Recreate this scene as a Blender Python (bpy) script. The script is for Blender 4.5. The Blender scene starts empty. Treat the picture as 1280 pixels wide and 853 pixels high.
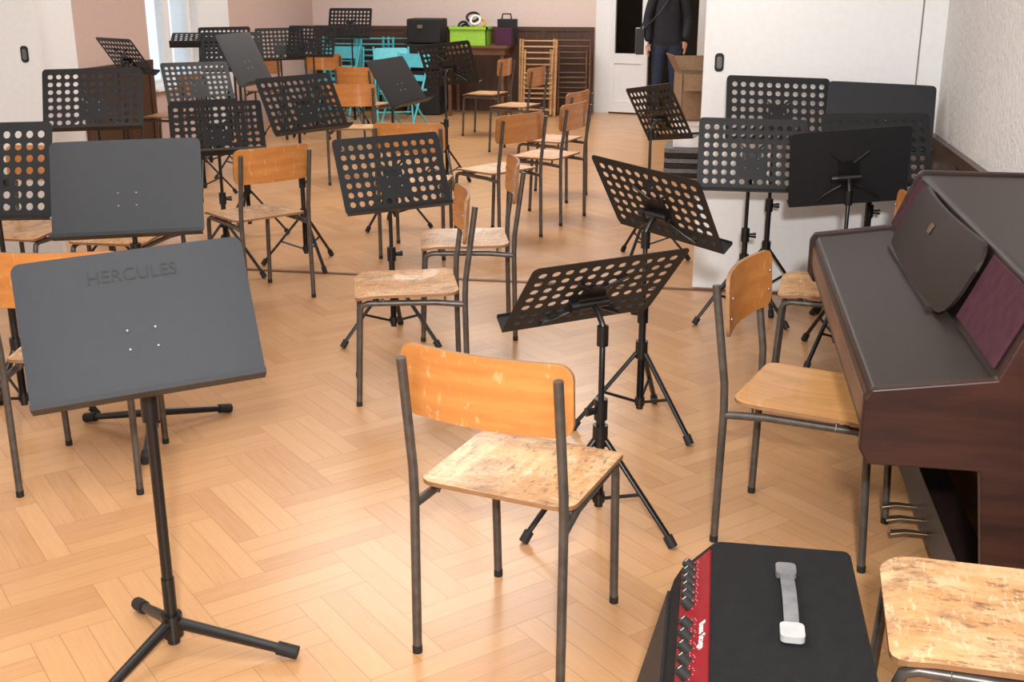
import bpy, math, random, bmesh
from mathutils import Matrix, Vector
random.seed(4)
# ---------------- placements, world metres / degrees ----------------
# school chairs: x, y, heading
CHAIRS=[(-.42,2.53,-14.6),(.33,3.20,-108),(-1.18,4.21,108),(-1.13,5.06,105),(-2.34,5.475,51),(-1.38,7.125,56),(-2.02,3.26,13),
(.49,4.46,84),(.575,2.005,86),(-1.77,6.625,4),(-1.16,7.78,72),(-1.24,8.61,74),(-1.93,11.0,75),(-2.46,12.16,80),
(-4.51,12.8,20),(-3.4,10.9,-15),(-2.94,9.05,10),(-3.29,4.91,178),(-2.76,4.90,182),(-4.85,9.60,90),(-4.93,12.1,10)]
# music stands: desk centre x, y, z, heading, tilt, roll, kind, base, tripod phase
STANDS=[(-1.24,2.225,.87,28,32,4,'solid','B',((-26,.30),(111,.22),(229,.27))),(-1.97,3.54,.92,19,25,1,'solid','B',((32,.29),(152,.29),(272,.29))),(-2.51,3.55,.96,4,18,2,'perf','A',20),
(-3.20,5.50,1.01,19,28,1,'perf','A',50),(-3.83,8.075,.87,38,30,0,'perf','A',10),(-2.68,5.84,.83,25,40,1,'perf','A',80),
(-2.29,6.13,.94,54,29,1,'perf','A',20),(-2.06,7.29,.97,77,32,1,'black','A',40),(-4.10,12.6,1.15,0,20,0,'perf','A',70),
(-2.12,8.99,.97,161,17,-7,'perf','A',15),(-1.39,4.79,.79,37,25,1,'perf','A',62),(-.193,4.006,.839,140,34,5,'perf','A',60),
(-.32,3.16,.737,216,44,-2,'perf','A',0),(.292,5.71,.995,8,25,-2,'perf','A',30),(.173,5.40,.82,6,17,-1,'perf','A',84),
(.73,5.40,.86,11,23,0,'perf','A',10),(.768,5.69,.975,-2,27,-2,'solid','A',90),(.566,4.98,.84,187,15,-5,'black','A',50),
(-.33,6.66,.87,128,25,-9,'perf','A',0),(-4.54,11.59,.97,25,18,1,'perf','A',30),(-4.75,10.67,1.01,14,17,1,'perf','A',60),
(-4.35,9.3,1.12,20,72,0,'perf','A',0),(-4.60,8.45,1.035,150,35,0,'perf','A',20),(-4.2,11.6,1.0,5,25,0,'perf','A',75),
(-2.94,6.9,1.13,88,25,0,'black','A',40),(-3.97,9.05,1.04,15,25,0,'perf','A',100)]
# ---------------- materials ----------------
def newmat(name):
    m=bpy.data.materials.new(name);m.use_nodes=True;return m,m.node_tree,m.node_tree.nodes['Principled BSDF']
def mat(name,c1,c2=None,rough=.5,metal=0,scale=(8,8,8),nscale=4,bump=0,bscale=60,coat=0,detail=4,spec=.5):
    m,nt,b=newmat(name);N=nt.nodes;L=nt.links
    tc=N.new('ShaderNodeTexCoord');mp=N.new('ShaderNodeMapping');mp.inputs['Scale'].default_value=scale
    L.new(tc.outputs['Object'],mp.inputs['Vector'])
    no=N.new('ShaderNodeTexNoise');no.inputs['Scale'].default_value=nscale;no.inputs['Detail'].default_value=detail
    L.new(mp.outputs[0],no.inputs['Vector'])
    cr=N.new('ShaderNodeValToRGB');c2=c2 or tuple(x*.85 for x in c1)
    cr.color_ramp.elements[0].position=.35;cr.color_ramp.elements[1].position=.65
    cr.color_ramp.elements[0].color=(*c2,1);cr.color_ramp.elements[1].color=(*c1,1)
    L.new(no.outputs['Fac'],cr.inputs[0]);L.new(cr.outputs[0],b.inputs['Base Color'])
    b.inputs['Roughness'].default_value=rough;b.inputs['Metallic'].default_value=metal;b.inputs['Coat Weight'].default_value=coat
    b.inputs['Specular IOR Level'].default_value=spec
    if bump:
        n2=N.new('ShaderNodeTexNoise');n2.inputs['Scale'].default_value=bscale;n2.inputs['Detail'].default_value=3
        L.new(tc.outputs['Object'],n2.inputs['Vector'])
        bp=N.new('ShaderNodeBump');bp.inputs['Strength'].default_value=bump;bp.inputs['Distance'].default_value=.01
        L.new(n2.outputs['Fac'],bp.inputs['Height']);L.new(bp.outputs[0],b.inputs['Normal'])
    return m
M={}
M['desk']=mat('stand_black_paint',(.012,.013,.015),(.011,.012,.014),.5,spec=.35)
M['deskg']=mat('stand_grey_paint',(.021,.023,.028),(.019,.021,.026),.55,spec=.35)
M['tube']=mat('stand_tube_black',(.008,.008,.009),None,.32)
M['rubber']=mat('black_rubber',(.01,.01,.01),None,.7)
M['bolt']=mat('bolt_steel',(.45,.45,.45),None,.3,.9)
M['frame']=mat('chair_frame_grey',(.115,.10,.088),(.08,.07,.062),.38,.45)
def wood(name,c1,c2,layers,rough=.42,coat=.1,scale=(14,1.2,1),st=(1.6,1,1)):
    m=mat(name,c1,c2,rough,0,scale,3,coat=coat)
    nt=m.node_tree;N=nt.nodes;L=nt.links;b=N['Principled BSDF'];s=b.inputs['Base Color'].links[0].from_socket
    tc=N.new('ShaderNodeTexCoord')
    oi=N.new('ShaderNodeObjectInfo');ad=N.new('ShaderNodeVectorMath');ad.operation='ADD'
    mu=N.new('ShaderNodeMath');mu.operation='MULTIPLY';mu.inputs[1].default_value=20;L.new(oi.outputs['Random'],mu.inputs[0])
    L.new(tc.outputs['Object'],ad.inputs[0]);L.new(mu.outputs[0],ad.inputs[1])
    for sc,lo,hi,col,rg,amt,stl in layers:
        mp=N.new('ShaderNodeMapping');mp.inputs['Scale'].default_value=stl or st;L.new(ad.outputs[0],mp.inputs['Vector'])
        n=N.new('ShaderNodeTexNoise');n.inputs['Scale'].default_value=sc;n.inputs['Detail'].default_value=9;n.inputs['Roughness'].default_value=rg
        L.new(mp.outputs[0],n.inputs['Vector'])
        r=N.new('ShaderNodeValToRGB');r.color_ramp.elements[0].position=lo;r.color_ramp.elements[1].position=hi
        r.color_ramp.elements[1].color=(amt,amt,amt,1)
        L.new(n.outputs['Fac'],r.inputs[0])
        mx=N.new('ShaderNodeMix');mx.data_type='RGBA';L.new(r.outputs[0],mx.inputs['Factor']);L.new(s,mx.inputs['A']);mx.inputs['B'].default_value=(*col,1)
        s=mx.outputs['Result']
    L.new(s,b.inputs['Base Color']);return m
M['back']=wood('orange_varnished_plywood',(.58,.24,.065),(.49,.19,.048),[(7,.48,.64,(.42,.155,.042),.65,.6,None),(22,.60,.64,(.70,.40,.18),.65,.55,(2.5,1,.8))],.30,.3,(1,1,14),(1,1,3.5))
M['seat']=wood('worn_seat_plywood',(.70,.45,.25),(.58,.34,.165),[(4,.44,.56,(.55,.27,.105),.65,.8,(2.5,1,1)),(7,.50,.60,(.30,.165,.085),.78,.7,(1.8,1,1)),(20,.545,.60,(.13,.075,.045),.75,.7,(3.5,.9,1)),(30,.56,.60,(.80,.60,.40),.7,.5,(.8,3,1))])
M['seat2']=wood('varnished_seat_plywood',(.70,.37,.14),(.62,.30,.10),[(8,.56,.66,(.5,.25,.09),.6,.5,None)],.3,.3)
M['ply']=mat('plywood_edge',(.30,.15,.065),None,.6)
M['white']=mat('white_gloss_paint',(.84,.845,.85),(.81,.815,.82),.35)
M['rwall']=mat('white_roughcast_plaster',(.82,.82,.82),(.77,.77,.77),.9,bump=.8,bscale=45)
M['pink']=mat('pink_wall_paint',(.74,.60,.55),(.71,.575,.525),.85,bump=.1)
M['pinkd']=mat('dusty_pink_wall_paint',(.56,.41,.36),(.53,.385,.34),.85,bump=.1)
M['dado']=mat('dark_brown_wood',(.085,.038,.02),(.055,.024,.013),.4,0,(12,12,1),3,coat=.2)
M['ceil']=mat('ceiling_paint',(.85,.85,.83),None,.9)
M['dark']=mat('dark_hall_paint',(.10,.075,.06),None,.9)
M['piano']=mat('piano_black_brown',(.018,.011,.009),(.014,.008,.007),.4,spec=.28)
M['pianob']=mat('piano_rosewood',(.038,.013,.009),(.018,.007,.006),.4,0,(1.5,14,14),3,spec=.3)
M['pianoe']=mat('piano_worn_edge',(.20,.10,.055),(.09,.045,.03),.45,0,(4,1,4),3)
M['cloth']=mat('speaker_cloth_maroon',(.075,.024,.036),(.055,.017,.027),.9,bump=.4,bscale=700,spec=.2)
M['brass']=mat('pedal_brass',(.30,.22,.14),None,.3,.9)
M['amp']=mat('amp_black_carpet',(.009,.009,.010),(.006,.006,.007),.95,bump=.6,bscale=500,spec=.3)
M['red']=mat('amp_red_panel',(.27,.009,.018),(.23,.008,.015),.35,coat=.2)
M['strap']=mat('strap_grey',(.16,.16,.165),(.11,.11,.115),.6)
M['plast']=mat('strap_end_silver',(.55,.55,.55),None,.35,.3)
M['turq']=mat('turquoise_plastic',(.10,.52,.60),(.08,.45,.54),.4)
M['green']=mat('lime_green_plastic',(.32,.62,.06),(.27,.55,.05),.4)
M['slat']=mat('pale_beech_wood',(.56,.32,.15),(.45,.24,.10),.5,0,(1,1,10),3)
M['table']=mat('table_brown_wood',(.16,.07,.03),(.11,.045,.02),.45,0,(1,10,10),3)
M['card']=mat('cardboard',(.27,.17,.10),(.23,.14,.08),.85)
M['grille']=mat('grille_metal',(.02,.02,.022),None,.5,.4,bump=.8,bscale=300)
M['skin']=mat('skin',(.55,.32,.23),(.50,.28,.20),.5)
M['jacket']=mat('dark_jacket_cloth',(.014,.016,.024),(.010,.011,.017),.85,bump=.2,bscale=60)
M['jeans']=mat('dark_denim',(.022,.035,.07),(.015,.024,.05),.9)
M['hair']=mat('brown_hair',(.05,.028,.015),None,.6)
M['shoe']=mat('black_leather',(.012,.012,.012),None,.4)
M['eye']=mat('eye_white',(.8,.8,.8),None,.2)
M['yellow']=mat('yellow_plastic',(.65,.38,.02),None,.4)
M['purple']=mat('purple_fabric',(.07,.012,.045),None,.8)
def glassm():
    m,nt,b=newmat('window_glass');b.inputs['Transmission Weight'].default_value=1;b.inputs['Roughness'].default_value=.02;b.inputs['IOR'].default_value=1.05
    b.inputs['Base Color'].default_value=(.95,.98,1,1);return m
M['glass']=glassm()
def parquet():
    m,nt,b=newmat('oak_herringbone_parquet');N=nt.nodes;L=nt.links
    def put(sk,v):
        if isinstance(v,(int,float)): sk.default_value=v
        else: L.new(v,sk)
    def mt(op,a,b_=None,c=None):
        n=N.new('ShaderNodeMath');n.operation=op;put(n.inputs[0],a)
        if b_ is not None: put(n.inputs[1],b_)
        if c is not None: put(n.inputs[2],c)
        return n.outputs[0]
    Wd=.21;n_=2;ns=3
    tc=N.new('ShaderNodeTexCoord');sp=N.new('ShaderNodeSeparateXYZ');L.new(tc.outputs['Object'],sp.inputs[0])
    k=.70710678/Wd
    x=mt('MULTIPLY',mt('ADD',sp.outputs[0],sp.outputs[1]),k);y=mt('MULTIPLY',mt('SUBTRACT',sp.outputs[1],sp.outputs[0]),k)
    i=mt('FLOOR',x);j=mt('FLOOR',y);kk=mt('FLOORED_MODULO',mt('SUBTRACT',i,j),2*n_)
    o=mt('GREATER_THAN',kk,n_-.5)
    hs=mt('SUBTRACT',i,kk);vs=mt('SUBTRACT',j,mt('SUBTRACT',2*n_-1,kk))
    def mix(a,b2): return mt('ADD',mt('MULTIPLY',a,mt('SUBTRACT',1,o)),mt('MULTIPLY',b2,o))
    al=mix(mt('SUBTRACT',x,hs),mt('SUBTRACT',y,vs));ac=mix(mt('SUBTRACT',y,j),mt('SUBTRACT',x,i))
    ia=mix(hs,i);ib=mix(j,vs);s=mt('FLOOR',mt('MULTIPLY',ac,ns))
    cv=N.new('ShaderNodeCombineXYZ');L.new(ia,cv.inputs[0]);L.new(ib,cv.inputs[1]);L.new(mt('ADD',s,mt('MULTIPLY',o,10)),cv.inputs[2])
    wn=N.new('ShaderNodeTexWhiteNoise');wn.noise_dimensions='3D';L.new(cv.outputs[0],wn.inputs['Vector'])
    g=N.new('ShaderNodeCombineXYZ');L.new(mt('MULTIPLY',al,.5),g.inputs[0]);L.new(mt('MULTIPLY',ac,9.),g.inputs[1]);L.new(mt('MULTIPLY',wn.outputs['Value'],50),g.inputs[2])
    no=N.new('ShaderNodeTexNoise');no.inputs['Scale'].default_value=3;no.inputs['Detail'].default_value=7;no.inputs['Roughness'].default_value=.68;L.new(g.outputs[0],no.inputs['Vector'])
    f=mt('ADD',mt('MULTIPLY',wn.outputs['Value'],.34),mt('MULTIPLY',no.outputs['Fac'],.68))
    cr=N.new('ShaderNodeValToRGB');L.new(f,cr.inputs[0]);e=cr.color_ramp.elements
    e[0].position=.1;e[0].color=(.40,.195,.082,1);e[1].position=.95;e[1].color=(.62,.36,.175,1)
    q=e.new(.5);q.color=(.535,.288,.13,1)
    fr=mt('FRACT',mt('MULTIPLY',ac,ns));g1=mt('MULTIPLY',mt('MINIMUM',fr,mt('SUBTRACT',1,fr)),Wd/ns)
    g2=mt('MULTIPLY',mt('MINIMUM',al,mt('SUBTRACT',n_,al)),Wd);gap=mt('MINIMUM',g1,g2)
    gm=mt('MINIMUM',mt('DIVIDE',gap,.0014),1)
    mx=N.new('ShaderNodeMix');mx.data_type='RGBA';L.new(gm,mx.inputs['Factor']);mx.inputs['A'].default_value=(.24,.11,.045,1);L.new(cr.outputs[0],mx.inputs['B'])
    L.new(mx.outputs['Result'],b.inputs['Base Color']);b.inputs['Roughness'].default_value=.33;b.inputs['Coat Weight'].default_value=.2;b.inputs['Coat Roughness'].default_value=.18
    return m
M['floor']=parquet()
# ---------------- mesh builder ----------------
class B:
    def __init__(s): s.v=[];s.f=[];s.m=[];s.sm=[];s.mats=[];s.mi=0;s.T=Matrix()
    def use(s,k):
        if M[k] not in s.mats: s.mats.append(M[k])
        s.mi=s.mats.index(M[k]);return s
    def add(s,vs,fs,smooth=False):
        o=len(s.v);s.v+=[tuple(s.T@Vector(p)) for p in vs]
        for f in fs: s.f.append([i+o for i in f]);s.m.append(s.mi);s.sm.append(smooth)
    def box(s,a,b):
        x0,y0,z0=a;x1,y1,z1=b
        s.add([(x0,y0,z0),(x1,y0,z0),(x1,y1,z0),(x0,y1,z0),(x0,y0,z1),(x1,y0,z1),(x1,y1,z1),(x0,y1,z1)],
              [(0,3,2,1),(4,5,6,7),(0,1,5,4),(1,2,6,5),(2,3,7,6),(3,0,4,7)])
    def tube(s,pts,r,n=10,flat=1.0):
        pts=[Vector(p) for p in pts];rs=r if isinstance(r,(list,tuple)) else [r]*len(pts);vs=[];fs=[]
        prev=None
        for i,p in enumerate(pts):
            t=((pts[min(i+1,len(pts)-1)]-p).normalized()+(p-pts[max(i-1,0)]).normalized()).normalized()
            if prev is None:
                ref=Vector((0,0,1)) if abs(t.z)<.9 else Vector((0,1,0));a=t.cross(ref).normalized()
            else: a=(prev-t*prev.dot(t)).normalized()
            prev=a;c=t.cross(a)
            for k in range(n):
                w=2*math.pi*k/n;vs.append(p+a*math.cos(w)*rs[i]+c*math.sin(w)*rs[i]*flat)
        for i in range(len(pts)-1):
            for k in range(n): fs.append((i*n+k,i*n+(k+1)%n,(i+1)*n+(k+1)%n,(i+1)*n+k))
        s.add(vs,fs,True);m=len(pts)-1
        s.add(vs[:n],[tuple(range(n))[::-1]]);s.add(vs[m*n:],[tuple(range(n))])
    def plate(s,W,H,r,fn,th,nx=12,ny=12,edge=None):
        ys=[];hh=H/2
        for j in range(5): a=math.pi/2*j/4;ys.append(-hh+r-r*math.cos(a))
        k=max(1,ny);ys+= [-hh+r+(H-2*r)*j/k for j in range(1,k)];ys+=[-y for y in ys[:5]][::-1]
        def w(y):
            d=abs(y)-(hh-r);return W/2-r+math.sqrt(max(0,r*r-d*d)) if d>0 else W/2
        rows=[[(-w(y)+2*w(y)*i/nx,y) for i in range(nx+1)] for y in ys];n=nx+1
        top=[fn(x,y,th/2) for R in rows for x,y in R];bot=[fn(x,y,-th/2) for R in rows for x,y in R];m=len(top)
        fs=[]
        for j in range(len(rows)-1):
            for i in range(nx):
                a=j*n+i;fs.append((a,a+1,a+n+1,a+n));fs.append((m+a,m+a+n,m+a+n+1,m+a+1))
        s.add(top+bot,fs,True)
        ring=[i for i in range(n)]+[j*n+nx for j in range(1,len(rows))]+[(len(rows)-1)*n+i for i in range(nx-1,-1,-1)]+[j*n for j in range(len(rows)-2,0,-1)]
        if edge: s.use(edge)
        rv=[top[i] for i in ring]+[bot[i] for i in ring];q=len(ring)
        s.add(rv,[(i,i+q,(i+1)%q+q,(i+1)%q) for i in range(q)])
    def prism(s,poly,y0,y1):
        n=len(poly);vs=[(x,y0,z) for x,z in poly]+[(x,y1,z) for x,z in poly]
        s.add(vs,[tuple(range(n)),tuple(range(2*n-1,n-1,-1))]+[(i,i+n,(i+1)%n+n,(i+1)%n) for i in range(n)])
    def ball(s,c,r,n=12):
        sx,sy,sz=r if isinstance(r,tuple) else (r,r,r);vs=[];fs=[]
        for j in range(n//2+1):
            p=math.pi*j/(n//2)
            for i in range(n): a=2*math.pi*i/n;vs.append((c[0]+sx*math.sin(p)*math.cos(a),c[1]+sy*math.sin(p)*math.sin(a),c[2]+sz*math.cos(p)))
        for j in range(n//2):
            for i in range(n): fs.append((j*n+i,(j+1)*n+i,(j+1)*n+(i+1)%n,j*n+(i+1)%n))
        s.add(vs,fs,True)
    def mesh(s,name):
        me=bpy.data.meshes.new(name);me.from_pydata(s.v,[],s.f)
        for m in s.mats: me.materials.append(m)
        me.polygons.foreach_set('material_index',s.m);me.polygons.foreach_set('use_smooth',s.sm);me.update()
        bm=bmesh.new();bm.from_mesh(me);bmesh.ops.recalc_face_normals(bm,faces=bm.faces);bm.to_mesh(me);bm.free()
        return me
def obj(name,me,parent=None,loc=(0,0,0),rot=(0,0,0),mat4=None):
    o=bpy.data.objects.new(name,me);bpy.context.scene.collection.objects.link(o)
    if parent: o.parent=parent
    if mat4 is not None: o.matrix_local=mat4
    else: o.location=loc;o.rotation_euler=rot
    return o
def empty(name,loc=(0,0,0),rz=0):
    o=bpy.data.objects.new(name,None);bpy.context.scene.collection.objects.link(o);o.location=loc;o.rotation_euler=(0,0,rz);o.empty_display_size=.1;return o
def bevel(o,w=.005,n=2):
    m=o.modifiers.new('bevel','BEVEL');m.width=w;m.segments=n;m.limit_method='ANGLE';return o
# ---------------- room ----------------
XR,XL,YB,YP,YF,ZC=1.08,-5.25,14.6,6.0,-2.5,3.3
def boxobj(name,a,b,k,bev=0):
    q=B();q.use(k);q.box(a,b);o=obj(name,q.mesh(name))
    if bev: bevel(o,bev)
    return o
boxobj('floor',(XL-.2,YF-.2,-.1),(XR+.2,YB+2.5,0),'floor')
boxobj('ceiling',(XL-.2,YF-.2,ZC),(XR+.2,YB+2.5,ZC+.1),'ceil')
boxobj('wall_right',(XR,YF,0),(XR+.2,YB+.2,ZC),'rwall')
boxobj('wall_front',(XL,YF-.2,0),(XR,YF,ZC),'white')
q=B();q.use('white');q.box((XL-.3,YF,0),(XL,8.85,ZC));q.use('pinkd');q.box((XL-.3,8.85,0),(XL,10.1,ZC))
q.box((XL-.3,10.1,0),(XL,11.2,.6));q.box((XL-.3,10.1,2.5),(XL,11.2,ZC));q.use('white');q.box((XL-.3,11.2,0),(XL,11.95,ZC))
q.use('pinkd');q.box((XL-.3,11.95,0),(XL,YB+.2,ZC));obj('wall_left',q.mesh('wall_left'))
w=empty('window_1',(XL,10.1,.6));q=B();q.use('white')
for a,b in (((-.16,0,0),(-.08,.07,1.9)),((-.16,1.03,0),(-.08,1.1,1.9)),((-.16,.49,0),(-.07,.60,1.9)),((-.16,0,0),(-.08,1.1,.08)),((-.16,0,1.82),(-.08,1.1,1.9)),((-.16,0,1.3),(-.09,1.1,1.35)),((-.3,0,-.0),(.06,1.1,.02))): q.box(a,b)
obj('frame',q.mesh('window_frame'),w);q=B();q.use('glass');q.box((-.125,.05,.05),(-.12,1.05,1.85));obj('glass',q.mesh('window_pane'),w)
q=B();q.use('pink');q.box((XL,YB,0),(-1.52,YB+.2,ZC));q.box((-.12,YB,0),(XR,YB+.2,ZC));q.box((-1.52,YB,2.35),(-.12,YB+.2,ZC));obj('wall_back',q.mesh('wall_back'))
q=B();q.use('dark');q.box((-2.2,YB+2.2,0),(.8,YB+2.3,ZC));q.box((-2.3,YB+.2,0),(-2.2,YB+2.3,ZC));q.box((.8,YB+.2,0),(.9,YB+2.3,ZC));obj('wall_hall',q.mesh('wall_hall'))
q=B();q.use('white');q.box((-1.54,YB-.03,0),(-1.36,YB,2.35));q.box((-.28,YB-.03,0),(-.10,YB,2.35));q.box((-1.54,YB-.03,2.25),(-.1,YB,2.45));q.box((-1.52,YB,0),(-1.38,YB+.2,2.3));obj('trim_1',q.mesh('door_casing'))
d=empty('door_2',(-1.36,YB-.08,0),math.radians(-16));q=B();q.use('white')
for a,b in (((0,0,.02),(.07,.04,2.2)),((.42,0,.02),(.5,.04,2.2)),((.07,0,.02),(.42,.04,.16)),((.07,0,.62),(.42,.04,.74)),((.07,0,2.08),(.42,.04,2.2)),((.07,0,1.4),(.42,.04,1.45)),((.07,.012,.16),(.42,.028,.62))): q.box(a,b)
obj('leaf',q.mesh('door_leaf'),d);q=B();q.use('glass');q.box((.07,.017,.74),(.42,.023,2.08));obj('glass_pane',q.mesh('door_glass'),d)
q=B();q.use('bolt');q.tube([(.46,-.02,1.05),(.46,-.05,1.05),(.36,-.05,1.05)],.008);obj('handle',q.mesh('door_handle'),d)
q=B();q.use('white');q.box((XL,YP+.06,2.5),(XR,YP+.2,ZC));q.box((.97,YP-.02,0),(XR,YP+.16,2.5));obj('wall_partition',q.mesh('wall_partition'))
for nm,x0,x1,hx in (('door_1',-.08,.965,0.0),('door_3',XL+.01,-3.80,-3.88)):
    d=empty(nm,(0,YP,0));q=B();q.use('white');q.box((x0,0,.012),(x1,.045,2.48));bevel(obj('panel',q.mesh('sliding_panel'),d),.003)
    q=B();q.use('rubber');q.plate(.046,.092,.018,lambda x,y,t,hx=hx:(hx+x,-.003+t,1.2+y),.005,4,3);q.use('strap');q.plate(.026,.06,.011,lambda x,y,t,hx=hx:(hx+x,-.006+t,1.2+y),.003,4,3)
    obj('recess_handle',q.mesh('recess_handle'),d)
boxobj('trim_2',(XL+.01,YP-.03,0),(.96,YP+.0,.006),'table')
def dado(name,a,b,axis,h):
    q=B();q.use('dado');(x0,y0),(x1,y1)=a,b
    q.box((x0,y0,0),(x1,y1,h-.03))
    ex=.015;q.box((x0-(ex if axis=='x' else 0),y0-(ex if axis=='y' else 0),h-.05),(x1+(ex if axis=='X' else 0),y1,h));
    L=(y1-y0) if axis in 'xX' else (x1-x0);n=max(1,int(L/.6))
    for i in range(n+1):
        if axis=='y': xx=x0+(x1-x0-.08)*i/n;q.box((xx,y0-.012,0),(xx+.08,y0,h-.05))
        elif axis=='x': yy=y0+(y1-y0-.08)*i/n;q.box((x0-.012,yy,0),(x0,yy+.08,h-.05))
        else: yy=y0+(y1-y0-.08)*i/n;q.box((x1,yy,0),(x1+.012,yy+.08,h-.05))
    if axis=='y': q.box((x0,y0-.013,0),(x1,y0,.14));
    obj(name,q.mesh(name))
dado('baseboard_back',(XL+.03,YB-.025),(-1.56,YB-.001),'y',1.05)
dado('baseboard_right',(XR-.02,.0),(XR-.001,YP-.03),'x',.87)
dado('baseboard_left',(XL+.001,8.87),(XL+.025,10.08),'X',.9)
# ---------------- chairs ----------------
def seat_fn(x,y,t):
    z=.447+t-.010*math.cos(min(1,abs(x)/.2)*math.pi/2)*math.cos(max(-1,min(1,(y+.03)/.17))*math.pi/2)
    if y>.12: z-=((y-.12)/.08)**2*.014
    if y<-.15: z+=((-y-.15)/.04)*.004
    return (x,y+.005,z)
def back_fn(x,y,t):
    a=x/.42;yy=-.236-.030*math.cos(a*math.pi)*1.0-.06*(y)+t
    return (x,yy+.02,.725+y)
def mk(nm,fn):
    q=B();fn(q);return q.mesh(nm)
seatM={k:mk('seat_'+k,lambda q,k=k:(q.use(k),q.plate(.395,.40,.045,seat_fn,.011,12,10,'ply'))) for k in('seat','seat2')}
backM=mk('backrest',lambda q:(q.use('back'),q.plate(.425,.175,.035,back_fn,.011,16,6,'ply'),q.use('bolt'),[q.ball((sx*.185,-.222+.012,.72+dz),(.006,.004,.006),8) for sx in(-1,1) for dz in(-.03,.03)]))
def fr(q):
    q.use('frame');r=.0115
    for s in(-1,1):
        q.tube([(s*.192,-.222,.0),(s*.192,-.215,.42),(s*.192,-.218,.5),(s*.192,-.235,.62),(s*.192,-.258,.785)],r,10)
        q.tube([(s*.172,.205,0),(s*.172,.187,.385),(s*.172,.180,.408),(s*.172,.155,.417),(s*.178,-.1,.413),(s*.19,-.21,.405)],r,10)
        for yy in(-.14,.10): q.tube([(s*.176,yy,.41),(s*.165,yy,.437)],.012,8,.4)
    q.tube([(-.172,.12,.415),(.172,.12,.415)],.009,8)
    q.use('rubber')
    for s in(-1,1):
        q.tube([(s*.192,-.222,0),(s*.192,-.222,.02)],.0125,10);q.tube([(s*.172,.205,0),(s*.172,.205,.02)],.0125,10)
frameM=mk('chair_frame',fr)
for i,(x,y,yw) in enumerate(CHAIRS):
    e=empty('school_chair',(x,y,0),math.radians(yw))
    obj('seat',seatM['seat2' if i in (1,) else 'seat'],e);obj('backrest',backM,e);obj('frame',frameM,e)
# ---------------- music stands ----------------
W0,H0=.5,.34
def perf(q):
    q.use('desk');p=.042;nx,ny=11,7;gx,gy=nx*p,ny*p
    oc=[]
    for k in range(16):
        s=k//4;t=(k%4)/4;a=[(-1,-1),(1,-1),(1,1),(-1,1)];x0,y0=a[s];x1,y1=a[(s+1)%4];oc.append(((x0+(x1-x0)*t)*p/2,(y0+(y1-y0)*t)*p/2))
    for i in range(nx):
        for j in range(ny):
            cx,cy=-gx/2+p*(i+.5),-gy/2+p*(j+.5);O=[(cx+a,cy+b,0) for a,b in oc]
            if j in(1,2) and i in(4,5,6): q.add(O,[tuple(range(16))]);continue
            I=[(cx+.0130*math.cos(w),cy+.0130*math.sin(w),0) for w in [math.atan2(b,a) for a,b in oc]]
            q.add(O+I,[(k,(k+1)%16,(k+1)%16+16,k+16) for k in range(16)])
    mx,my=W0/2,H0/2;X,Y=gx/2,gy/2
    q.add([(-X,Y,0),(X,Y,0),(X,my,0),(-X,my,0)],[(0,1,2,3)]);q.add([(-X,-my,0),(X,-my,0),(X,-Y,0),(-X,-Y,0)],[(0,1,2,3)])
    q.add([(-mx,-Y,0),(-X,-Y,0),(-X,Y,0),(-mx,Y,0)],[(0,1,2,3)]);q.add([(X,-Y,0),(mx,-Y,0),(mx,Y,0),(X,Y,0)],[(0,1,2,3)])
    for sx in(-1,1):
        for sy in(-1,1):
            c=[(sx*X,sy*Y,0)]+[(sx*(X+(mx-X)*math.cos(a)),sy*(Y+(my-Y)*math.sin(a)),0) for a in [math.pi/2*k/5 for k in range(6)]]
            q.add(c,[tuple(range(7))])
def lip(q,k):
    q.use(k);h=-H0/2
    pr=[(h,-.0012),(h-.003,-.0012),(h-.003,.052),(h+.008,.056),(h+.008,.0535),(h,.050)]
    vs=[(-W0/2+.004,y,z) for y,z in pr]+[(W0/2-.004,y,z) for y,z in pr];n=len(pr)
    q.add(vs,[tuple(range(n)),tuple(range(2*n-1,n-1,-1))]+[(i,(i+1)%n,(i+1)%n+n,i+n) for i in range(n)])
pdM=mk('perforated_desk',perf)
sdM={k:mk('solid_desk_'+k,lambda q,k=k:(q.use(k),q.plate(W0,H0,.02,lambda x,y,t:(x,y,t-.004*(abs(x)/.25)**6),.003,16,8))) for k in('desk','deskg')}
lipM={k:mk('lip_'+k,lambda q,k=k:lip(q,k)) for k in('desk','deskg')}
boltM=mk('desk_bolts',lambda q:(q.use('bolt'),[q.ball((sx*.03,-.04+dy,.0015),(.004,.004,.0025),8) for sx in(-1,1) for dy in(-.022,.022)]))
def brk(q):
    q.use('tube');q.box((-.045,-.10,-.006),(.045,.03,-.002));q.tube([(-.05,-.04,-.022),(.05,-.04,-.022)],.013,12)
    for s in(-1,1): q.tube([(s*.03,-.08,-.008),(s*.10,-.12,-.012),(s*.13,-.15,-.006)],.006,8);q.tube([(s*.02,.02,-.006),(s*.08,.07,-.008)],.005,8)
    q.tube([(.05,-.04,-.022),(.075,-.04,-.022)],[.018,.016],10)
brM=mk('desk_bracket',brk)
def triA(q,z=.29,R=.25,ph=0):
    q.use('tube');q.tube([(0,0,.07),(0,0,z+.03)],.0135,12);q.tube([(0,0,z-.02),(0,0,z+.045)],.023,12);q.tube([(0,0,.085),(0,0,.115)],.019,12)
    for k in range(3):
        a=ph+k*2*math.pi/3;c,s=math.cos(a),math.sin(a)
        q.use('tube');q.tube([(.02*c,.02*s,z),(R*c,R*s,.02)],.0105,8,.7);q.tube([(.018*c,.018*s,.10),(R*.55*c,R*.55*s,z-(z-.02)*.545)],.006,8)
        q.use('rubber');q.tube([(R*.94*c,R*.94*s,.036),(R*1.02*c,R*1.02*s,.006)],.015,8)
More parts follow.
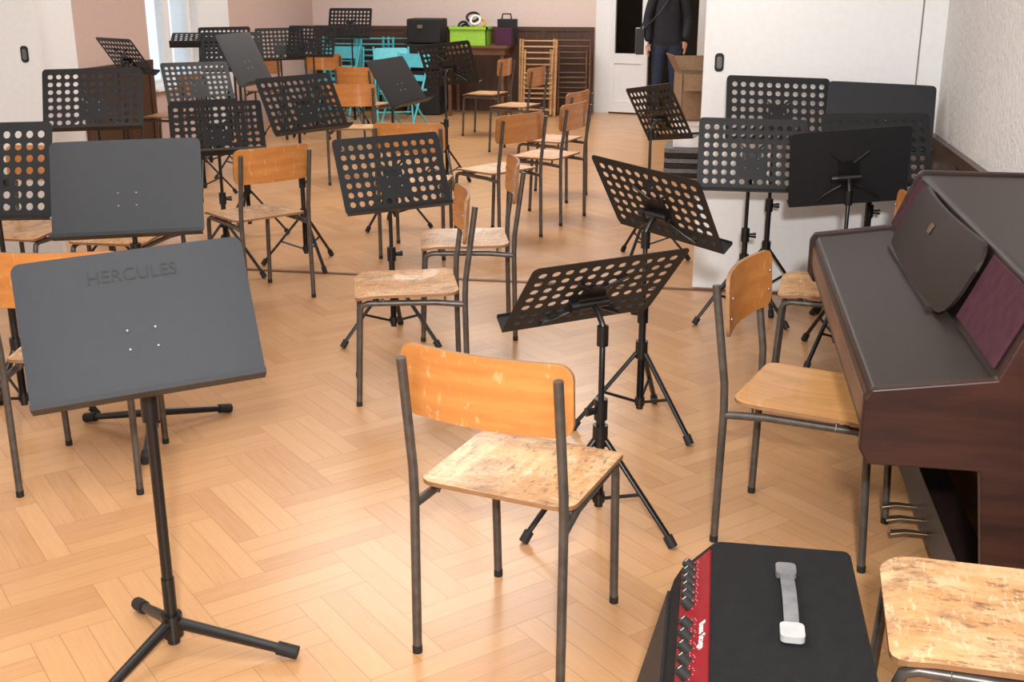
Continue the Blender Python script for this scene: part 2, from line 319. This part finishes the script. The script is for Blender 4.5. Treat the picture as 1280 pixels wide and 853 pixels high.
def triB(q,legs):
    q.use('tube');q.tube([(0,0,.02),(0,0,.20)],.016,14);q.tube([(0,0,.04),(0,0,.10)],.026,14)
    for a,R in legs:
        a=math.radians(a);c,s=math.cos(a),math.sin(a)
        q.use('tube');q.tube([(.02*c,.02*s,.075),(R*c,R*s,.022)],[.015,.012],8);q.use('rubber');q.tube([((R-.03)*c,(R-.03)*s,.028),((R+.02)*c,(R+.02)*s,.018)],.0175,10)
for i,(x,y,z,a,t,ro,kind,base,ph) in enumerate(STANDS):
    a,t,ro=[math.radians(v) for v in(a,t,ro)]
    e=empty('music_stand',(x-.05*math.sin(a),y+.05*math.cos(a),0),a)
    nn=Vector((0,-math.cos(t),math.sin(t)));r=Vector((1,0,0));u=nn.cross(r)
    r2=r*math.cos(ro)+u*math.sin(ro);u2=nn.cross(r2)
    mt=Matrix(((r2.x,u2.x,nn.x,0),(r2.y,u2.y,nn.y,-.05),(r2.z,u2.z,nn.z,z),(0,0,0,1)))
    mk_='deskg' if kind=='solid' else 'desk'
    d=obj('desk',pdM if kind=='perf' else sdM[mk_],e,mat4=mt)
    if kind=='perf': s=d.modifiers.new('thick','SOLIDIFY');s.thickness=.0025;s.offset=0
    obj('lip',lipM[mk_],e,mat4=mt);obj('bolts',boltM,e,mat4=mt);obj('bracket',brM,e,mat4=mt)
    q=B();q.use('tube');bk=mt@Vector((0,-.04,-.022));mid=z*(.52 if base=='A' else .74)
    q.tube([(0,0,.12),(0,0,mid)],.0135,12);q.tube([(0,0,mid-.03),(0,0,mid+.035)],.020,12)
    if base=='A': q.tube([(.02,0,mid),(.05,0,mid)],[.010,.014],8)
    q.tube([(0,0,mid),(0,0,bk.z-.05),(0,bk.y*.5,bk.z-.015),(bk.x,bk.y,bk.z)],.009,10);q.tube([(0,0,bk.z-.11),(0,0,bk.z-.05)],.017,12)
    obj('pole',q.mesh('pole'),e);q=B();(triA(q,ph=math.radians(ph)) if base=='A' else triB(q,ph));obj('tripod',q.mesh('tripod'),e)
    if i==0:
        c=bpy.data.curves.new('embossed_lettering','FONT');c.body='HERCULES';c.size=.042;c.extrude=.0016;c.align_x='CENTER';c.materials.append(M['desk'])
        obj('lettering',c,e,mat4=mt@Matrix.Translation((0,.10,.0014)))
# ---------------- piano ----------------
pn=empty('digital_piano');y0,y1=2.37,4.0
q=B();q.use('piano');q.prism([(.375,.60),(.358,.63),(.358,.735),(.37,.75),(.61,.785),(.62,.785),(.62,.60)],y0+.03,y1-.03);bevel(obj('key_cover',q.mesh('key_cover'),pn),.004)
q=B();q.use('pianoe');q.prism([(.3555,.65),(.3555,.71),(.359,.71),(.359,.65)],y0+.03,y1-.03);obj('cover_edge',q.mesh('cover_edge'),pn)
q=B();q.use('piano');q.prism([(.61,.60),(.61,.785),(.69,.968),(.70,.975),(1.045,.975),(1.045,.60)],y0+.03,y1-.03);bevel(obj('console',q.mesh('console'),pn),.004)
q=B();q.use('pianob')
for a in(y0,y1-.03): q.prism([(.365,.585),(.345,.62),(.345,.735),(.36,.758),(.61,.795),(.682,.975),(.695,.985),(1.048,.985),(1.048,.0),(.60,.0),(.60,.04),(.66,.10),(.60,.585)],a,a+.03)
bevel(obj('end_panels',q.mesh('end_panels'),pn),.004)
q=B();q.use('piano');q.box((.98,y0+.03,.12),(1.0,y1-.03,.62));q.box((.66,y0+.03,.05),(.74,y1-.03,.19));obj('lower_boards',q.mesh('lower_boards'),pn)
q=B();q.use('brass')
for k in(-1,0,1): q.tube([(.67,3.18+k*.09,.075),(.60,3.18+k*.09,.078),(.56,3.18+k*.09,.07)],[.010,.013,.016],8,.5)
obj('pedals',q.mesh('pedals'),pn)
def slope(s,o=.0):
    dx,dz=.08,.183;L=math.hypot(dx,dz);return (.61+dx*s-dz/L*o,.785+dz*s+dx/L*o)
q=B();q.use('cloth')
for a,b in((y0+.06,2.83),(3.80,y1-.06)):
    q.prism([slope(.08,.0),slope(.95,.0),slope(.95,.008),slope(.08,.008)],a,b)
bevel(obj('speaker_cloth',q.mesh('speaker_cloth'),pn),.003)
q=B();q.use('piano')
q.plate(.94,.215,.07,lambda x,y,t:((.585+(y+.1075)*.42-.035*math.cos(x/.94*math.pi)*.6 -t),3.31+x,.79+(y+.1075)*.87),.010,20,8)
q.box((.56,2.95,.776),(.60,3.68,.792));obj('music_rest',q.mesh('music_rest'),pn)
q=B();q.use('brass');q.plate(.045,.03,.006,lambda x,y,t:(.585+(y+.15)*.42-.029-t,3.33+x,.79+(y+.15)*.87),.001,4,2);obj('badge',q.mesh('badge'),pn)
# ---------------- amplifier ----------------
am=empty('bass_amplifier',(0,0,0));a0,a1=1.52,2.13
q=B();q.use('amp');q.prism([(-.125,.02),(-.125,.05),(-.035,.405),(-.022,.43),(.045,.50),(.315,.50),(.315,.02)],a0,a1);bevel(obj('cabinet',q.mesh('cabinet'),am),.016,3)
def ctrl(s,o): 
    dx,dz=.067,.07;L=math.hypot(dx,dz);return (-.022+dx*s-dz/L*o,.43+dz*s+dx/L*o)
q=B();q.use('red');q.prism([ctrl(.08,0),ctrl(.88,0),ctrl(.88,.004),ctrl(.08,.004)],a0+.04,a1-.04);obj('control_panel',q.mesh('control_panel'),am)
KN=(2.07,2.04,2.01,1.98,1.95,1.92,1.85,1.81,1.77,1.73,1.69,1.63,1.59)
q=B();q.use('rubber')
for yy in KN:
    a=ctrl(.38,.003);b=ctrl(.38,.024);q.tube([(a[0],yy,a[1]),(b[0],yy,b[1])],[.0115,.0095],12)
q.use('plast')
for yy in KN:
    b=ctrl(.38,.0242);c_=ctrl(.47,.0242);q.tube([(b[0],yy,b[1]),(c_[0],yy,c_[1])],.0012,6)
    for k in range(-2,3):
        b=ctrl(.38+.19*math.cos(k*.6),.0042);q.ball((b[0],yy+.017*math.sin(k*.6),b[1]),.0010,6)
obj('knobs',q.mesh('knobs'),am)
c=bpy.data.curves.new('panel_lettering','FONT');c.body='Bass Stage';c.size=.021;c.extrude=.0003;c.materials.append(M['white'])
o=obj('lettering',c,am);L=math.hypot(.067,.07);ux=Vector((0,-1,0));uy=Vector((.067/L,0,.07/L));uz=ux.cross(uy);pp=ctrl(.66,.0045)
o.matrix_local=Matrix(((ux.x,uy.x,uz.x,pp[0]),(ux.y,uy.y,uz.y,1.83),(ux.z,uy.z,uz.z,pp[1]),(0,0,0,1)))
q=B();q.use('grille');q.prism([(-.121,.06),(-.041,.385),(-.047,.386),(-.128,.061)],a0+.03,a1-.03);obj('grille',q.mesh('grille'),am)
q=B();q.use('strap');q.plate(.026,.25,.004,lambda x,y,t:(.178+x,1.885+y,.506+t+.018*max(0,math.cos(y/.25*math.pi))),.004,3,12)
q.use('plast')
q.plate(.042,.05,.010,lambda x,y,t:(.178+x,1.775+y,.512+t),.012,5,3);q.use('strap');q.plate(.038,.045,.010,lambda x,y,t:(.178+x,1.995+y,.512+t),.012,5,3)
obj('handle_strap',q.mesh('handle_strap'),am)
q=B();q.use('rubber')
for xx in(-.09,.28):
    for yy in(a0+.05,a1-.05): q.tube([(xx,yy,0),(xx,yy,.025)],.018,12)
obj('feet',q.mesh('amp_feet'),am)
# ---------------- far-room furniture ----------------
tb=empty('side_table',(-2.93,14.1,0));q=B();q.use('table');q.box((-.40,-.3,.82),(.40,.3,.85));q.box((-.37,-.27,.74),(.37,.27,.82))
for sx in(-.35,.31):
    for sy in(-.25,.21): q.box((sx,sy,0),(sx+.04,sy+.04,.74))
bevel(obj('table_body',q.mesh('side_table'),tb),.004)
cr=empty('plastic_crate',(-3.02,13.98,.852));q=B();q.use('green')
q.box((-.22,-.14,0),(.22,.14,.01))
for a,b in(((-.23,-.15,0),(.23,-.14,.2)),((-.23,.14,0),(.23,.15,.2)),((-.23,-.15,0),(-.22,.15,.2)),((.22,-.15,0),(.23,.15,.2)),((-.25,-.17,.19),(.25,-.15,.22)),((-.25,.15,.19),(.25,.17,.22)),((-.25,-.17,.19),(-.23,.17,.22)),((.23,-.17,.19),(.25,.17,.22))): q.box(a,b)
obj('crate_body',q.mesh('crate'),cr)
q=B()
for k,cc in enumerate(('yellow','white','purple','rubber','rubber','yellow','white','rubber')):
    q.use(cc);cx,cy=random.uniform(-.12,.12),random.uniform(-.05,.05);R=random.uniform(.05,.08)
    q.tube([(cx+R*math.cos(a/16*2*math.pi),cy+R*.6*math.sin(a/16*2*math.pi),.085+k*.035+.05*math.sin(a/16*2*math.pi)) for a in range(17)],.015,8)
obj('coiled_cables',q.mesh('cables'),cr)
cs=empty('equipment_case',(-3.62,14.1,0));q=B();q.use('rubber');q.box((-.2,-.22,.0),(.22,.22,.55));q.box((-.22,-.24,.56),(.22,.22,.86));q.box((-.18,-.2,.87),(.24,.2,1.16));bevel(obj('case_body',q.mesh('case'),cs),.015)
q=B();q.use('bolt')
for z in(.45,.74,1.05): q.box((-.03,-.25,z),(.03,-.235,z+.04))
obj('latches',q.mesh('latches'),cs)
pb=empty('storage_bag',(-2.62,14.28,.852));q=B();q.use('rubber');q.box((-.10,-.1,0),(.12,.1,.3));q.use('purple');q.box((-.1,-.25,0),(.1,-.11,.2));q.use('rubber');q.tube([(-.06,0,.3),(-.05,0,.36),(.05,0,.36),(.06,0,.3)],.01,8);bevel(obj('bag_body',q.mesh('bag'),pb),.03,3)
def folding(name,loc,rz,k,lean=.12,op=False):
    e=empty(name,loc,rz);q=B();q.use(k);W=.21
    if op:
        for s in(-1,1): q.tube([(s*W,.22,0),(s*W,-.02,.45),(s*W,-.2,.84)],.012,8);q.tube([(s*(W-.025),-.22,0),(s*(W-.025),.2,.45)],.012,8)
        q.plate(.38,.36,.04,lambda x,y,t:(x,y,.45+t),.018,6,6)
        q.plate(.40,.14,.03,lambda x,y,t:(x,-.17-y*.43+t,.76+y),.014,6,4);q.plate(.40,.06,.02,lambda x,y,t:(x,-.09-y*.43+t,.58+y),.014,6,4)
        q.tube([(-W,.16,.1),(W,.16,.1)],.009,8)
    else:
        f=lambda x,z,o=0:(x,z*lean+o,z)
        for s in(-1,1): q.tube([f(s*W,.005),f(s*W,.92)],.016,6);q.tube([f(s*(W-.04),.03,-.04),f(s*(W-.04),.80,-.04)],.014,6)
        for z in(.62,.69,.76,.83,.90): q.tube([f(-W,z),f(W,z)],.02,6,.35)
        for z in(.22,.28,.34,.40,.46,.52): q.tube([f(-W+.03,z,-.045),f(W-.03,z,-.045)],.022,6,.35)
        q.tube([f(-W,.08),f(W,.08)],.012,6)
    obj('chair_frame_and_slats',q.mesh(name),e);return e
folding('wooden_folding_chair',(-2.22,14.12,0),math.radians(4),'slat')
folding('wooden_folding_chair',(-2.18,13.98,0),math.radians(-3),'slat')
folding('wooden_folding_chair',(-1.80,14.30,0),0,'table')
folding('wooden_folding_chair',(-1.78,14.17,0),math.radians(3),'table')
for x,y in((-4.85,14.35),(-4.75,14.23),(-4.40,14.33),(-4.3,14.2),(-4.05,14.33)): folding('turquoise_folding_chair',(x,y,0),math.radians(random.uniform(-5,5)),'turq')
for x,y,r in((-3.4,12.3,160),(-3.85,13.4,200),(-4.6,13.6,175)): folding('turquoise_folding_chair',(x,y,0),math.radians(r),'turq',op=True)
bx=empty('stacked_seat_pads',(-.12,9.9,0));q=B()
for i in range(6): q.use('rubber' if i%2==0 else 'strap');q.plate(.6,.5,.05,lambda x,y,t,i=i:(x,y,.020+i*.042+t),.036,6,4)
obj('pads',q.mesh('pads'),bx)
bx=empty('white_storage_box',(-.10,9.9,.25));q=B();q.use('white');q.box((-.25,-.2,0),(.25,.2,.22));q.box((-.26,-.21,.18),(.26,.21,.23));bevel(obj('box_body',q.mesh('wbox'),bx),.01)
bx=empty('cardboard_box',(-.10,9.9,.481),math.radians(12));q=B();q.use('card')
for a,b in(((-.24,-.2,0),(.24,.2,.01)),((-.24,-.2,0),(.24,-.192,.38)),((-.24,.192,0),(.24,.2,.38)),((-.24,-.2,0),(-.232,.2,.38)),((.232,-.2,0),(.24,.2,.38))): q.box(a,b)
q.T=Matrix.Translation((-.24,0,.38))@Matrix.Rotation(math.radians(62),4,'Y');q.box((-.17,-.19,0),(0,.19,.005))
q.T=Matrix.Translation((0,-.2,.38))@Matrix.Rotation(math.radians(70),4,'X');q.box((-.23,-.14,0),(.23,0,.005));q.T=Matrix.Translation((0,.2,.38))@Matrix.Rotation(math.radians(60),4,'X');q.box((-.23,0,0),(.23,.14,.005))
obj('carton',q.mesh('carton'),bx)
# ---------------- person ----------------
def skin(name,verts,edges,parent,mats,sub=2,matfn=None):
    me=bpy.data.meshes.new(name);me.from_pydata([v[:3] for v in verts],edges,[]);o=obj(name,me,parent)
    o.modifiers.new('s','SKIN').use_smooth_shade=True;o.modifiers.new('u','SUBSURF').levels=sub
    sv=me.skin_vertices[0].data
    for i,v in enumerate(verts): sv[i].radius=(v[3],v[4] if len(v)>4 else v[3]);sv[i].use_root=(i==0)
    bpy.context.view_layer.update();dg=bpy.context.evaluated_depsgraph_get();nm=bpy.data.meshes.new_from_object(o.evaluated_get(dg))
    o.modifiers.clear();o.data=nm;nm.materials.clear()
    for m in mats: nm.materials.append(M[m])
    for p in nm.polygons:
        p.use_smooth=True;p.material_index=matfn(p.center) if matfn else 0
    return o
pe=empty('person',(-.62,13.75,0),math.radians(8))
V=[(0,0,.97,.15,.11),(0,0,1.12,.145,.105),(0,0,1.30,.165,.115),(0,0,1.43,.11,.085),(0,-.005,1.53,.055),
(-.17,0,1.42,.068),(-.235,.02,1.16,.055),(-.225,-.07,.92,.038),(.17,0,1.42,.068),(.235,.02,1.16,.055),(.20,-.12,.95,.038),
(-.09,0,.88,.095),(-.10,-.01,.50,.065),(-.11,.02,.10,.05),(.09,0,.88,.095),(.10,-.02,.50,.065),(.12,.01,.10,.05)]
E=[(0,1),(1,2),(2,3),(3,4),(3,5),(5,6),(6,7),(3,8),(8,9),(9,10),(0,11),(11,12),(12,13),(0,14),(14,15),(15,16)]
skin('body',V,E,pe,['jacket','jeans','skin'],2,lambda c:2 if c.z>1.50 else (1 if (c.z<.90 and abs(c.x)<.19) else 0))
for s,w in((-1,Vector((-.225,-.075,.905))),(1,Vector((.20,-.125,.935)))):
    V=[(*w,.028),(w.x,w.y-.01,w.z-.055,.036,.018)];E=[(0,1)]
    for k,(off,ln) in enumerate(((-.03,.055),(-.010,.068),(.010,.065),(.028,.052))):
        b=len(V);px,py,pz=w.x+off*.3,w.y-.01+off*.9,w.z-.085
        V+= [(px,py,pz,.010),(px,py-.004,pz-ln*.5,.009),(px-s*.012,py-.006,pz-ln,.008)];E+=[(1,b),(b,b+1),(b+1,b+2)]
    b=len(V);V+=[(w.x-s*.02,w.y-.035,w.z-.05,.011),(w.x-s*.025,w.y-.05,w.z-.085,.009)];E+=[(0,b),(b,b+1)]
    skin('hand_'+('l' if s>0 else 'r'),V,E,pe,['skin'],1)
q=B();q.use('skin');q.ball((0,-.01,1.655),(.075,.095,.115),20);q.ball((0,-.045,1.595),(.05,.055,.045),14);q.tube([(0,-.098,1.675),(0,-.122,1.635),(0,-.10,1.628)],[.008,.013,.010],8)
for s in(-1,1): q.ball((s*.077,0,1.65),(.012,.02,.032),10)
q.use('eye')
for s in(-1,1): q.ball((s*.03,-.092,1.67),(.013,.009,.008),10)
q.use('hair')
for s in(-1,1): q.ball((s*.03,-.1,1.67),(.005,.004,.005),8);q.tube([(s*.015,-.104,1.69),(s*.045,-.095,1.692)],.004,6)
q.ball((0,.012,1.69),(.083,.10,.098),20);q.use('pinkd');q.tube([(-.022,-.103,1.60),(0,-.108,1.598),(.022,-.103,1.60)],.005,6);obj('head',q.mesh('head'),pe)
q=B();q.use('shoe')
for s in(-1,1): q.ball((s*.12,-.06,.046),(.05,.14,.045),14);q.box((s*.12-.045,-.18,0),(s*.12+.045,.07,.018))
obj('shoes',q.mesh('shoes'),pe)
q=B();q.use('shoe');q.box((-.36,-.10,.78),(-.27,.12,1.06));q.tube([(-.31,0,1.05),(-.22,.0,1.30),(-.10,-.02,1.50),(.02,-.11,1.44),(-.10,-.14,1.25),(-.29,-.06,1.05)],.012,6);bevel(obj('shoulder_bag',q.mesh('shoulder_bag'),pe),.02)
# ---------------- lights ----------------
def area(name,loc,size,en,rot=(0,0,0),col=(1,.985,.96)):
    l=bpy.data.lights.new(name,'AREA');l.shape='RECTANGLE';l.size,l.size_y=size;l.energy=en;l.color=col
    o=bpy.data.objects.new(name,l);bpy.context.scene.collection.objects.link(o);o.location=loc;o.rotation_euler=rot
area('ceiling_fill',(-1.8,2.2,3.25),(2.4,2.4),85);area('ceiling_fill',(-2.2,8.3,3.25),(2.4,2),112);area('ceiling_fill',(-2.2,12.3,3.25),(2.4,2),112)  # fill lamps added under the unseen ceiling, standing in for bounced flash
area('camera_flash',(.10,-.45,2.05),(.16,.12),165,(math.radians(88),0,math.radians(10)),(1,.99,.97))
w=bpy.data.worlds.new('daylight');bpy.context.scene.world=w;w.use_nodes=True;w.node_tree.nodes['Background'].inputs[0].default_value=(.85,.93,1,1);w.node_tree.nodes['Background'].inputs[1].default_value=1.2
# ---------------- camera ----------------
c=bpy.data.cameras.new('camera');o=bpy.data.objects.new('camera',c);bpy.context.scene.collection.objects.link(o)
c.sensor_width=36;c.lens=39.65;c.clip_start=.05;o.location=(0,0,1.592);o.rotation_euler=(math.radians(90-17.68),0,math.radians(10.14))
bpy.context.scene.camera=o
bpy.context.scene.view_settings.view_transform='Standard'
